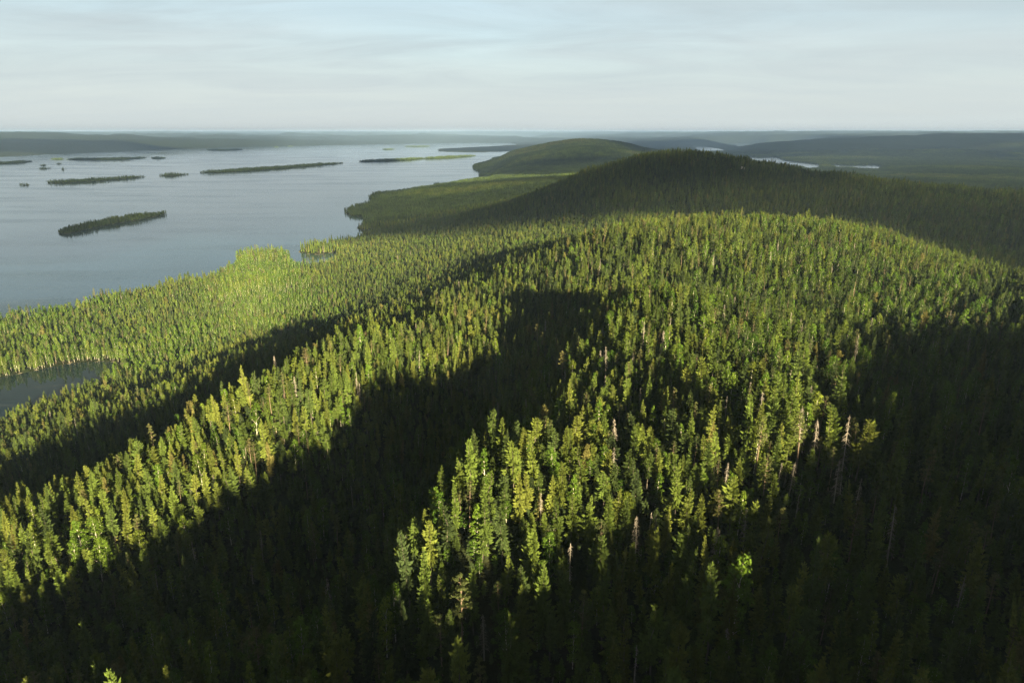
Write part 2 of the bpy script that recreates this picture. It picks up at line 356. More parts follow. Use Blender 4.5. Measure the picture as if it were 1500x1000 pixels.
def rock_mat():
    m, nt = new_mat('pale_rock'); L = nt.links.new
    g = node(nt, 'ShaderNodeTexCoord'); n = node(nt, 'ShaderNodeTexNoise', in_Scale=0.7, in_Detail=8.0); L(g.outputs['Object'], n.inputs['Vector'])
    mx = node(nt, 'ShaderNodeMix', data_type='RGBA'); mx.inputs['A'].default_value = (0.16, 0.15, 0.13, 1); mx.inputs['B'].default_value = (0.48, 0.45, 0.40, 1)
    r = node(nt, 'ShaderNodeMapRange', in_1=0.35, in_2=0.6); L(n.outputs[0], r.inputs[0]); L(r.outputs[0], mx.inputs['Factor'])
    p = node(nt, 'ShaderNodeBsdfPrincipled', in_Roughness=0.85); L(mx.outputs['Result'], p.inputs['Base Color'])
    b = node(nt, 'ShaderNodeBump', in_Strength=0.6, in_Distance=0.3); L(n.outputs[0], b.inputs['Height']); L(b.outputs[0], p.inputs['Normal'])
    o = node(nt, 'ShaderNodeOutputMaterial'); L(p.outputs[0], o.inputs[0])
    return m
M['rock'] = rock_mat()
# ============ GROUND, WATER, ISLANDS ============
def mesh_from(name, verts, faces, mats=(), matidx=None, smooth=False):
    me = bpy.data.meshes.new(name)
    verts = np.asarray(verts, np.float32); 
    if isinstance(faces, np.ndarray):
        k = faces.shape[1]; n = len(faces)
        me.vertices.add(len(verts)); me.vertices.foreach_set('co', verts.ravel())
        me.loops.add(n * k); me.loops.foreach_set('vertex_index', faces.astype(np.int32).ravel())
        me.polygons.add(n); me.polygons.foreach_set('loop_start', np.arange(0, n * k, k, dtype=np.int32))
        me.update(calc_edges=True)
    else:
        me.from_pydata(verts.tolist(), [], faces)
    for m in mats: me.materials.append(m)
    if matidx is not None: me.polygons.foreach_set('material_index', np.asarray(matidx, np.int32))
    if smooth: me.polygons.foreach_set('use_smooth', np.ones(len(me.polygons), bool))
    me.update(); me.validate()
    return me
def link(name, me, parent=None):
    o = bpy.data.objects.new(name, me); C.objects.link(o)
    if parent: o.parent = parent
    return o

RAD = 30 * 1.021 ** np.arange(0, 353)
TH = np.radians(np.concatenate([np.arange(-180, -50, 3.0), np.arange(-50, 50, 0.2), np.arange(50, 181, 3.0)]))
TH[-1] = math.pi
_T, _R = np.meshgrid(TH, RAD, indexing='ij'); GX = _R * np.sin(_T); GY = _R * np.cos(_T)
LD = land_dist(GX.ravel(), GY.ravel()); GZ = ground_z(GX.ravel(), GY.ravel(), LD)
GZ = GZ.reshape(GX.shape); LD = LD.reshape(GX.shape)
GZ[-1] = GZ[0]
nt_, nr_ = GX.shape
_i = np.arange(nt_ * nr_).reshape(nt_, nr_)
_q = np.stack([_i[:-1, :-1], _i[:-1, 1:], _i[1:, 1:], _i[1:, :-1]], -1).reshape(-1, 4)[:, ::-1]
# weld the seam and close the middle
_v = np.stack([GX.ravel(), GY.ravel(), GZ.ravel()], 1)
_q = np.where(_q >= _i[-1, 0], _q - _i[-1, 0], _q)
_v = np.vstack([_v[:_i[-1, 0]], [[0, 0, float(GZ[:, 0].mean())]]])
_c = len(_v) - 1
_ring = np.append(_i[:-1, 0], _i[0, 0])
_tri = np.stack([_ring[1:], _ring[:-1], np.full(nt_ - 1, _c)], 1)
_faces = [tuple(f) for f in _tri]
_me = mesh_from('ground', _v, _q, [M['ground']], smooth=True)
_bm = bmesh.new(); _bm.from_mesh(_me); _bm.verts.ensure_lookup_table()
for f in _faces: _bm.faces.new([_bm.verts[k] for k in f])
bmesh.ops.recalc_face_normals(_bm, faces=_bm.faces)
_bm.to_mesh(_me); _bm.free()
if _me.polygons[len(_me.polygons) // 2].normal.z < 0: _me.flip_normals()
ground = tag(link('ground', _me), 'forested ground and hills running down to the lake', kind='structure')

def look(A, x, y):
    x = np.asarray(x, float); y = np.asarray(y, float)
    t = np.arctan2(x, y); r = np.hypot(x, y)
    ti = np.clip(np.searchsorted(TH, t) - 1, 0, len(TH) - 2); ft = (t - TH[ti]) / (TH[ti + 1] - TH[ti])
    rf = np.clip(np.log(np.maximum(r, 30) / 30) / math.log(1.021), 0, len(RAD) - 1.001); ri = rf.astype(int); fr = rf - ri
    return (A[ti, ri] * (1 - fr) + A[ti, ri + 1] * fr) * (1 - ft) + (A[ti + 1, ri] * (1 - fr) + A[ti + 1, ri + 1] * fr) * ft

def sheet(name, x0, x1, y0, y1, z, mat, label):
    me = mesh_from(name, [(x0, y0, z), (x1, y0, z), (x1, y1, z), (x0, y1, z)], [(0, 1, 2, 3)], [mat])
    return tag(link(name, me), label, kind='structure')
sheet('lake_water', -43000, 43000, -43000, 43000, 0.0, M['lake'], 'wide steel blue lake with wind streaks and many islands')
_P = WATER_POLYS[1]
sheet('pond_water', _P[:, 0].min() - 30, _P[:, 0].max() + 30, _P[:, 1].min() - 30, _P[:, 1].max() + 30, 0.22, M['pond'], 'small still pond mirroring the dark bank behind it')
# ============ TREE SHAPES ============
class MB:
    def __init__(s): s.v = []; s.f = []
    def quad(s, a, b, c, d): n = len(s.v); s.v += [a, b, c, d]; s.f.append((n, n + 1, n + 2, n + 3))
    def tri(s, a, b, c): n = len(s.v); s.v += [a, b, c]; s.f.append((n, n + 1, n + 2))
    def tube(s, pts, rad, k=5):
        n0 = len(s.v)
        for i, (p, r) in enumerate(zip(pts, rad)):
            p = Vector(p); q = Vector(pts[min(i + 1, len(pts) - 1)]) - Vector(pts[max(i - 1, 0)])
            q.normalize(); a = q.orthogonal().normalized(); b = q.cross(a)
            for j in range(k):
                t = 2 * math.pi * j / k; s.v.append(tuple(p + (a * math.cos(t) + b * math.sin(t)) * r))
        for i in range(len(pts) - 1):
            for j in range(k):
                a = n0 + i * k + j; b = n0 + i * k + (j + 1) % k
                s.f.append((a, b, b + k, a + k))
        s.f.append(tuple(n0 + (len(pts) - 1) * k + j for j in range(k)))
    def mesh(s, name, mat): return mesh_from(name, s.v, s.f, [mat])
    def add(s, o): n = len(s.v); s.v += o.v; s.f += [tuple(i + n for i in f) for f in o.f]

def joined(name, parts):
    v = []; f = []; mi = []
    for k, (mb, m) in enumerate(parts):
        n = len(v); v += mb.v; f += [tuple(i + n for i in q) for q in mb.f]; mi += [k] * len(mb.f)
    return mesh_from(name, v, f, [m for _, m in parts], mi)

def spruce(rs, h=20.0, rad=2.0, base=0.12, whorl=0.5, per=6, sparse=0.0, crooked=0.15, power=0.75):
    """shaggy northern spruce: hanging sprays in uneven whorls, tips turned up"""
    t = MB(); c = MB()
    bend = [(rs.uniform(-1, 1) * crooked * i * .5, rs.uniform(-1, 1) * crooked * i * .5) for i in range(6)]
    def axis(z):
        u = min(max(z / h * 5, 0), 4.999); i = int(u); w = u - i
        return (bend[i][0] * (1 - w) + bend[i + 1][0] * w, bend[i][1] * (1 - w) + bend[i + 1][1] * w)
    zs = [h * k / 5 for k in range(6)]
    t.tube([(*axis(z), z - (0.6 if z == 0 else 0)) for z in zs], [0.22, 0.19, 0.15, 0.10, 0.06, 0.015], 5)
    z = base * h; phase = 0.0
    lop = rs.uniform(0, 6.28); lopk = rs.uniform(.05, .30); gap = rs.uniform(.3, .8)
    while z < h - 0.2:
        u = (z / h - base) / (1 - base)
        R = rad * ((1 - u) ** power) * (0.55 + 0.45 * min(1, u * 3.5 + .2)) + 0.14
        R *= rs.uniform(.72, 1.22)
        thin = sparse + (.35 if abs(u - gap) < .06 else 0)
        n = per if u < .75 else max(4, per - 1)
        for k in range(n):
            if rs.rand() < thin: continue
            a = phase + 2 * math.pi * (k + rs.uniform(-.4, .4)) / n
            l = R * rs.uniform(0.5, 1.3) * (1 + lopk * math.cos(a - lop))
            ca, sa = math.cos(a), math.sin(a)
            droop = (0.62 - 1.05 * u) * l * rs.uniform(.6, 1.3)
            cx, cyy = axis(z); zz_ = z + rs.uniform(-.2, .2)
            w = 0.17 * l + 0.13
            def P(s, side, dz=0.0):
                return (cx + ca * l * s - sa * side, cyy + sa * l * s + ca * side, zz_ - droop * (s ** 1.3) + 0.42 * l * max(0, s - .6) + dz)
            m0 = P(0.02, 0); m1 = P(.5, 0, .08); m2 = P(1.05, 0)
            for sd in (-1, 1):
                e1 = P(.40 + rs.uniform(-.08, .08), sd * w * .85, -.20 * l - .15); e2 = P(.78 + rs.uniform(-.08, .06), sd * w * .8, -.16 * l - .10)
                c.tri(m0, m1, e1) if sd < 0 else c.tri(m1, m0, e1)
                c.tri(m1, m2, e2) if sd < 0 else c.tri(m2, m1, e2)
                for s0 in (.28, .60):
                    q = P(s0, sd * w * .1, .02)
                    c.tri(q, P(s0 + .10, sd * w * .35, .0), P(s0 + rs.uniform(-.1, .1), sd * w * rs.uniform(.3, .9), -.34 * l - rs.uniform(.05, .35)))
        phase += 1.1 + rs.uniform(-.3, .3)
        z += whorl * (1.0 - 0.35 * u) * rs.uniform(.75, 1.3)
    ax = axis(h)
    for k in range(3):
        a = k * 2.1; c.tri((ax[0] + .14 * math.cos(a), ax[1] + .14 * math.sin(a), h - .7), (ax[0] - .14 * math.sin(a), ax[1] + .14 * math.cos(a), h - .7), (ax[0], ax[1], h + .45))
    return t, c

def leaf_blob(c, rs, o, r, n, size, flat=1.0):
    for _ in range(n):
        d = Vector(rs.normal(size=3)); d.normalize()
        if d.z < -0.3 and rs.rand() < .6: d.z = -d.z
        p = Vector(o) + Vector((d.x * r, d.y * r, d.z * r * flat)) * rs.uniform(.45, 1.05)
        nrm = (d + Vector(rs.normal(size=3)) * .55).normalized(); a = nrm.orthogonal().normalized()
        a = (a * math.cos(6.28 * rs.rand()) + nrm.cross(a) * math.sin(6.28 * rs.rand())).normalized(); b = nrm.cross(a)
        s = size * rs.uniform(.55, 1.25)
        c.quad(tuple(p - a * s), tuple(p - b * s * .6 + nrm * s * .15), tuple(p + a * s * 1.1), tuple(p + b * s * .6 - nrm * s * .1))

def birch(rs, h=17.0, rad=2.6, blobs=30, leaves=42, size=.29):
    t = MB(); c = MB()
    lean = rs.uniform(-.7, .7, 2)
    ax = lambda z: (lean[0] * (z / h) ** 1.5, lean[1] * (z / h) ** 1.5)
    t.tube([(*ax(z), z - (.5 if z == 0 else 0)) for z in np.linspace(0, h * .96, 6)], [.14, .12, .10, .075, .05, .02], 5)
    cb = rs.uniform(.14, .28)
    for k in range(blobs):
        u = (k + rs.rand()) / blobs; z = h * (cb + (1 - cb) * u * .97)
        R = rad * math.sin(math.pi * (0.16 + .80 * u)) ** .8
        a = k * 2.4 + rs.uniform(-.5, .5); q = R * rs.uniform(.15, .85)
        cx, cyy = ax(z); o = (cx + q * math.cos(a), cyy + q * math.sin(a), z)
        if k % 2 == 0 and u < .85:
            zb = z - q * 1.1 - .4; bx, by = ax(zb); t.tube([(bx, by, zb), ((bx + o[0]) / 2, (by + o[1]) / 2, (zb + z) / 2 + .15), o], [.05, .035, .012], 3)
        leaf_blob(c, rs, o, rad * rs.uniform(.30, .48), leaves, size, 0.85)
    return t, c

def pine(rs, h=19.0, rad=2.4, blobs=22, leaves=36, size=.24):
    t = MB(); c = MB()
    b = rs.uniform(-.5, .5, 2); ax = lambda z: (b[0] * math.sin(z / h * 3), b[1] * math.sin(z / h * 2.4))
    t.tube([(*ax(z), z - (.5 if z == 0 else 0)) for z in np.linspace(0, h * .97, 7)], [.21, .19, .165, .14, .11, .07, .02], 5)
    cb = rs.uniform(.40, .55)
    for k in range(blobs):
        u = (k + rs.rand()) / blobs; z = h * (cb + (1 - cb) * u * .98)
        R = rad * (1 - u) ** .45 * (.55 + .45 * min(1, u * 3)); a = k * 2.4 + rs.uniform(-.6, .6); q = R * rs.uniform(.35, .95)
        cx, cyy = ax(z); o = (cx + q * math.cos(a), cyy + q * math.sin(a), z + .2 * q)
        zb = z - .25 * q; bx, by = ax(zb)
        t.tube([(bx, by, zb), ((bx + o[0]) / 2, (by + o[1]) / 2, zb + .1), o], [.06, .04, .015], 3)
        leaf_blob(c, rs, o, rs.uniform(.55, .95) * (1.1 - .4 * u), leaves, size, .55)
    for k in range(6):     # dead snags of branches under the crown
        z = h * rs.uniform(.15, cb); a = rs.uniform(0, 6.28); bx, by = ax(z); l = rs.uniform(.4, 1.1)
        t.tube([(bx, by, z), (bx + l * math.cos(a), by + l * math.sin(a), z - .15)], [.03, .01], 3)
    return t, c

def dead(rs, h=18.0, rad=1.7, n=120, top=1.0):
    t = MB(); c = MB()
    b = rs.uniform(-.5, .5, 2); ax = lambda z: (b[0] * (z / h) ** 2, b[1] * (z / h) ** 2)
    t.tube([(*ax(z), z - (.5 if z == 0 else 0)) for z in np.linspace(0, h * top, 6)], [.22, .19, .15, .11, .07, .02 if top == 1 else .05], 5)
    for k in range(n):
        u = rs.rand() ** .8; z = h * top * (.18 + .80 * u); a = rs.uniform(0, 6.28)
        l = rad * (1 - u) ** .7 * rs.uniform(.5, 1.2) + .25; bx, by = ax(z); ca, sa = math.cos(a), math.sin(a)
        dr = l * rs.uniform(.25, .85)
        p = [(bx, by, z), (bx + ca * l * .55, by + sa * l * .55, z - dr * .35), (bx + ca * l, by + sa * l, z - dr)]
        c.tube(p, [.045, .03, .012], 3)
        for j in range(3):
            s = rs.uniform(.35, .95); q = Vector(p[0]).lerp(Vector(p[2]), s); w = rs.uniform(-.5, .5)
            e = q + Vector((ca * .2 - sa * w, sa * .2 + ca * w, -rs.uniform(.25, .7)))
            c.tri(tuple(q + Vector((0, 0, .05))), tuple(q + Vector((.04, .04, -.04))), tuple(e))
    return t, c

def low_spruce(rs, h=18.0, rad=1.9, tiers=5, k=6):
    c = MB()
    for i in range(tiers):
        u0 = i / tiers; z0 = h * (.10 + .9 * u0); z1 = min(h * (.10 + .9 * (u0 + 1.75 / tiers)), h) if i < tiers - 1 else h
        R = rad * (1 - u0) ** .8 + .12
        ph = rs.uniform(0, 6)
        top = (rs.uniform(-.1, .1), rs.uniform(-.1, .1), z1)
        ring = []
        for j in range(k):
            a = ph + 6.283 * j / k; r = R * rs.uniform(.6, 1.3); ring.append((r * math.cos(a), r * math.sin(a), z0 - .35 * R * rs.uniform(.2, 1.5)))
        for j in range(k): c.tri(ring[j], ring[(j + 1) % k], top)
    return c

def low_birch(rs, h=16.0, rad=2.3, n=9):
    c = MB()
    for i in range(n):
        u = i / (n - 1); z = h * (.30 + .62 * u); R = rad * math.sin(math.pi * (.2 + .7 * u)) * .55
        a = i * 2.4; o = Vector((R * math.cos(a), R * math.sin(a), z)); r = rad * rs.uniform(.38, .55)
        leaf_blob(c, rs, o, r, 13, .62, .9)
    return c

_rs = np.random.RandomState(11)
NEAR = {'spruce': [], 'birch': [], 'pine': [], 'dead': []}
HT = {'spruce': 20.0, 'birch': 17.0, 'pine': 19.0, 'dead': 18.0}
for i in range(9): NEAR['spruce'].append(spruce(_rs, 20, [2.5, 2.9, 2.1, 2.7, 2.3, 3.1, 1.9, 2.4, 2.0][i], [.10, .20, .26, .08, .34, .14, .20, .42, .12][i], [.42, .46, .50, .40, .52, .46, .46, .48, .55][i], 7, [.08, .12, .22, .08, .30, .15, .18, .2, .35][i], [.1, .2, .3, .1, .35, .15, .2, .4, .3][i], [.75, .85, .5, .7, .45, .95, .6, .4, .55][i]))
for i in range(4): NEAR['birch'].append(birch(_rs, 17, [2.3, 2.8, 1.9, 3.1][i]))
for i in range(3): NEAR['pine'].append(pine(_rs, 19, [2.2, 2.6, 1.9][i]))
for i in range(4): NEAR['dead'].append(dead(_rs, 18, [1.6, 1.9, 1.1, .8][i], [130, 110, 70, 26][i], [1, 1, 1, .75][i]))
CROWN = {'spruce': 'spruce', 'birch': 'birch', 'pine': 'pine', 'dead': 'dead_twigs'}
TRUNK = {'spruce': 'spruce_bark', 'birch': 'birch_bark', 'pine': 'pine_bark', 'dead': 'dead_wood'}

def proto_collection(name, meshes):
    col = bpy.data.collections.new(name)
    for i, me in enumerate(meshes):
        o = bpy.data.objects.new('%s_%02d' % (name, i), me); col.objects.link(o)
    return col

def scatter(name, col, P, idx, rot, scl, tint, label, parent=None, tilt=None):
    """ONE object whose points carry instances of the shapes in col"""
    me = bpy.data.meshes.new(name); n = len(P)
    me.vertices.add(n); me.vertices.foreach_set('co', np.asarray(P, np.float32).ravel())
    def attr(nm, ty, arr, field='value'):
        a = me.attributes.new(nm, ty, 'POINT'); a.data.foreach_set(field, np.asarray(arr).ravel())
    attr('pick', 'INT', np.asarray(idx, np.int32))
    tl = np.zeros((n, 2)) if tilt is None else tilt
    attr('turn', 'FLOAT_VECTOR', np.stack([tl[:, 0], tl[:, 1], rot], 1).astype(np.float32), 'vector')
    attr('size', 'FLOAT_VECTOR', np.asarray(scl, np.float32), 'vector')
    attr('tint', 'FLOAT', np.asarray(tint, np.float32))
    me.update()
    ng = bpy.data.node_groups.new(name, 'GeometryNodeTree')
    ng.interface.new_socket('Geometry', in_out='INPUT', socket_type='NodeSocketGeometry'); ng.interface.new_socket('Geometry', in_out='OUTPUT', socket_type='NodeSocketGeometry')
    gi = ng.nodes.new('NodeGroupInput'); go = ng.nodes.new('NodeGroupOutput')
    ci = ng.nodes.new('GeometryNodeCollectionInfo'); ci.inputs['Collection'].default_value = col
    ci.inputs['Separate Children'].default_value = True; ci.inputs['Reset Children'].default_value = True
    ip = ng.nodes.new('GeometryNodeInstanceOnPoints'); ip.inputs['Pick Instance'].default_value = True
    def named(nm, dt):
        q = ng.nodes.new('GeometryNodeInputNamedAttribute'); q.data_type = dt; q.inputs['Name'].default_value = nm
        return q.outputs['Attribute']
    l = ng.links.new
    l(gi.outputs[0], ip.inputs['Points']); l(ci.outputs[0], ip.inputs['Instance'])
    l(named('pick', 'INT'), ip.inputs['Instance Index']); l(named('size', 'FLOAT_VECTOR'), ip.inputs['Scale'])
    e2r = ng.nodes.new('FunctionNodeEulerToRotation'); l(named('turn', 'FLOAT_VECTOR'), e2r.inputs[0]); l(e2r.outputs[0], ip.inputs['Rotation'])
    l(ip.outputs[0], go.inputs[0])
    o = bpy.data.objects.new(name, me); C.objects.link(o)
    md = o.modifiers.new('scatter', 'NODES'); md.node_group = ng
    if parent: o.parent = parent
    return tag(o, label, kind='stuff')
# ============ WHERE THE TREES STAND ============
def to_pixel(x, y, z):
    f = y * CP - (z - CAM_Z) * SP; up = y * SP + (z - CAM_Z) * CP
    f = np.where(f < 1, 1, f)
    return 750 + 1000 * x / f, 500 - 1000 * up / f, f

R1 = 2150.0                       # single trees out to here, clumps beyond
rs = np.random.RandomState(5)
def jitter_grid(x0, x1, y0, y1, s, amp=.42):
    gx, gy = np.meshgrid(np.arange(x0, x1, s), np.arange(y0, y1, s)); gx = gx.ravel(); gy = gy.ravel()
    return gx + rs.uniform(-amp, amp, len(gx)) * s, gy + rs.uniform(-amp, amp, len(gy)) * s
X, Y = jitter_grid(-1750, 1750, 60, R1, 4.7)
r = np.hypot(X, Y); th = np.arctan2(X, Y)
inside = (r < R1) & (np.abs(th) < math.radians(43)) & (r > 75)
X, Y = X[inside], Y[inside]
LDn = look(LD, X, Y); k = LDn > 3.0; X, Y, LDn = X[k], Y[k], LDn[k]
Zg = look(GZ, X, Y)
U, V, DEP = to_pixel(X, Y, Zg + 14)
r = np.hypot(X, Y)
# what grows where
birchy = 0.10 + 0.22 * np.clip(fbm(X / 90, Y / 90, 61, 3) * 2.2 + .3, 0, 1)
def region(u0, v0, u1, v1, soft=25):
    return np.clip((U - u0) / soft, 0, 1) * np.clip((u1 - U) / soft, 0, 1) * np.clip((V - v0) / soft, 0, 1) * np.clip((v1 - V) / soft, 0, 1)
birchy += .60 * region(325, 345, 460, 430, 22)                       # the grove on the point
birchy += .40 * region(250, 395, 520, 505, 30) + .30 * region(290, 390, 480, 480, 40)                      # belt by the shore: extra birch puts the antisolar glow into leaf colour
bank = np.clip(1.4 - np.abs(look(LD, X, Y)) / 130, 0, 1) * np.clip((Y - 700) / 60, 0, 1) * (X < -380) * np.clip((1150 - Y) / 80, 0, 1); birchy += .70 * bank   # far bank of the pond
birchy += .28 * region(1020, 300, 1480, 640, 60) + .14 * region(900, 310, 1100, 520, 60) + .25 * region(1250, 270, 1500, 330, 20) * (fbm(X / 60, Y / 60, 65, 2) > .15)
birchy *= 1 - .6 * np.clip((X + 20) / 80, 0, 1) * np.clip((300 - r) / 60, 0, 1)
birchy *= 1 - .75 * region(820, 205, 1260, 300, 15)                 # the dark second hill: nearly all spruce
piney = 0.11 * np.ones(len(X)); piney *= 1 - .7 * region(820, 205, 1500, 300, 15)
deady = np.where((r < 720), .014 + .035 * region(800, 440, 1260, 760, 60), .004)
q = rs.rand(len(X))
KIND = np.where(q < deady, 3, np.where(q < deady + piney, 2, np.where(q < deady + piney + birchy, 1, 0)))
NAMES = ['spruce', 'birch', 'pine', 'dead']
# bare rock showing between the trees: a small clearing on the right of the ridge, two patches on the second summit
def ground_hit(u, v):
    a = (u - 750) / 1000; b = (500 - v) / 1000
    d = 120 * 1.004 ** np.arange(0, 900); x = a * d; y = (CP + SP * b) * d; z = CAM_Z + (-SP + CP * b) * d
    gap = z - look(GZ, x, y); i = int(np.argmax(gap < .3)) if (gap < .3).any() else int(np.argmin(gap + 1e6 * (d > 2500))); return x[i], y[i]
ROCKS = [(1222, 474, 1.8), (1231, 480, 1.2), (1281, 468, 2.1), (1287, 476, 1.7), (1298, 479, 2.3), (1306, 486, 1.5), (1263, 484, 1.5), (1277, 485, 1.8), (1043, 226, 6), (1088, 248, 7)]
ROCK_AT = [ground_hit(u, v) for u, v, s in ROCKS]
clear = np.zeros(len(X), bool)
for (rx, ry), (u_, v_, s_) in zip(ROCK_AT, ROCKS):
    rd = math.hypot(rx, ry); along = (X * rx + Y * ry) / rd; across = np.abs(X * ry - Y * rx) / rd
    clear |= (across < s_ * 1.1 + 1.0) & (along < rd + 4 + s_) & (along > rd - (34 if s_ < 5 else 45))
# thinning: gaps and uneven stands near the camera, closed forest in the lowland
U0, V0 = U, V
open_ = np.clip((700 - r) / 350, 0, 1)
keep = ~clear & (rs.rand(len(X)) > (.22 * region(325, 345, 460, 425, 5) + .24 + .02 * open_ + .12 * open_ * (fbm(X / 35, Y / 35, 71, 2) > .18)))
X, Y, Zg, U, V, DEP, r, KIND, LDn, bank, U0, V0 = (a[keep] for a in (X, Y, Zg, U, V, DEP, r, KIND, LDn, bank, U0, V0))
n = len(X)
height = rs.uniform(.56, 1.16, n); tall = rs.rand(n); height = np.where(tall > .85, height * 1.16, height); height = np.where(tall < .16, height * .62, height)
height *= .76 * (1 + .10 * np.clip((360 - r) / 170, 0, 1) + .35 * bank + .28 * np.clip(1 - LDn / 70, 0, 1) * (r > 900) + .35 * region(320, 345, 465, 430, 20) + .18 * np.clip((r - 950) / 150, 0, 1) * np.clip((X + 100) / 150, 0, 1))
height *= 1.0 - .08 * np.clip((r - 1300) / 800, 0, 1)
height = np.where((rs.rand(n) < .08) & (r < 650), height * 1.3, height)
height *= 1 + .45 * fbm(X / 42, Y / 42, 101, 2)
width = (height / .76) ** .6 * .84 * rs.uniform(.82, 1.22, n)
SCL = np.stack([width, width, height], 1)
ROT = rs.uniform(0, 6.283, n)
TINT = np.clip(rs.normal(.42, .25, n) + fbm(X / 150, Y / 150, 81, 3) * .45, 0, 1)
TINT = np.where(rs.rand(n) < .025, .97, np.minimum(TINT, .9))
VAR = rs.randint(0, 1000, n)
LEAN = rs.normal(0, .028, (n, 2))
HTS = np.array([HT[m] for m in NAMES])[KIND] * height

# the grey dead trees that stand out in the photo
_u, _v, _d = to_pixel(X, Y, Zg + HTS)
for su, sv, sh in [(1195, 632, 1.0), (1157, 668, .8), (1214, 690, .8), (1223, 680, .75), (948, 715, .8), (962, 722, .8), (915, 430, .9), (898, 436, .8), (925, 490, .9), (940, 497, .8), (966, 490, .85), (888, 520, .9), (1045, 735, .7), (1265, 690, .8), (858, 610, .8), (905, 640, .9), (912, 655, .8), (690, 800, .7), (950, 930, 1.0), (1185, 725, .7)]:
    i = int(np.argmin(np.where((r < 620) & (KIND != 3), np.hypot(_u - su, _v - sv), 1e9)))
    KIND[i] = 3; height[i] = sh; HTS[i] = 18 * sh; width[i] = .95; SCL[i] = (.95, .95, sh)
# how much of each tree the picture shows: nearest first into a coarse depth mask
def visible_area(sel):
    Wm, Hm = 750, 520
    mask = np.zeros((Hm, Wm), bool); area = np.zeros(n)
    for i in sel[np.argsort(DEP[sel])]:
        u0, v0, d0 = to_pixel(X[i], Y[i], Zg[i] + HTS[i]); u1, v1, d1 = to_pixel(X[i], Y[i], Zg[i] + HTS[i] * .15)
        hw = 1000 * width[i] * (1.7 if KIND[i] != 1 else 2.2) / d1
        a = int(v0 / 2); b = int(v1 / 2)
        tot = 0
        for row in range(max(a, 0), min(b + 1, Hm)):
            s = (row - a + .6) / max(b - a, 1); s = min(1, s * 1.1) ** (.7 if KIND[i] != 1 else .4)
            c = (u0 + (u1 - u0) * (row - a) / max(b - a, 1)) / 2
            l = int(max(c - hw / 2 * s, 0)); e = int(min(c + hw / 2 * s + 1, Wm))
            if e > l:
                seg = mask[row, l:e]
                if row < 500: tot += (~seg).sum()
                seg[:] = True
        area[i] = tot
    return area
sel = np.where((r < 520) & (U > -20) & (U < 1520) & (V < 1150))[0]
AREA = visible_area(sel)
single = np.zeros(n, bool)
for kd, cap in ((0, 300), (1, 300), (2, 300), (3, 300)):
    c = sel[(KIND[sel] == kd) & (AREA[sel] > 24)]
    single[c[np.argsort(-AREA[c])][:cap]] = True
# ============ THE NEAR TREES, ONE BY ONE ============
CAT = {0: 'spruce tree', 1: 'birch tree', 2: 'pine tree', 3: 'dead tree'}
OBJ = {0: 'spruce_tree', 1: 'birch_tree', 2: 'pine_tree', 3: 'dead_tree'}
# sunlit tops: a march towards the sun over the ground plus the height of the forest
CAN = np.where(LD > 3, GZ + 15.0, 0.0)
def lit(i):
    s = np.concatenate([np.arange(25, 130, 9), 130 * 1.07 ** np.arange(0, 40)])
    return bool((look(CAN, X[i] + SUN[0] * s, Y[i] + SUN[1] * s) < Zg[i] + HTS[i] * .8 + SUN[2] * s).all())
COLS = [(110, 'at left photo edge'), (220, 'near left photo edge'), (340, 'in left third'), (450, 'left of hollow foot'), (550, 'beside hollow foot'), (640, 'in hollow mouth'), (720, 'below dark hollow'), (800, 'left under ridge'), (880, 'under sunlit ridge'), (960, 'under ridge middle'), (1040, 'right under ridge'), (1120, 'right of ridge foot'), (1200, 'beside grey snags'), (1290, 'in dark right slope'), (1390, 'near right photo edge'), (1600, 'at right photo edge')]
ROWS = [(560, 'high upslope'), (640, 'on upper slope'), (710, 'at mid slope'), (780, 'on lower slope'), (850, 'near slope foot'), (920, 'above bottom edge'), (1200, 'along bottom edge')]
ORD = [w + ' from left' for w in 'first second third fourth fifth sixth seventh eighth ninth tenth eleventh twelfth thirteenth fourteenth fifteenth sixteenth seventeenth eighteenth nineteenth twentieth'.split()]; ORD[0] = 'leftmost'; ORD += ['farther right still'] * 40
WHAT = {0: 'spruce', 1: 'birch', 2: 'pine', 3: 'bare dead tree'}
zones = {}
for i in np.where(single)[0]:
    u, v, d = to_pixel(X[i], Y[i], Zg[i] + HTS[i])
    col = next(t for b, t in COLS if u < b); row = next(t for b, t in ROWS if v < b)
    zones.setdefault((int(KIND[i]), row, col), []).append((u, i))
first = {}
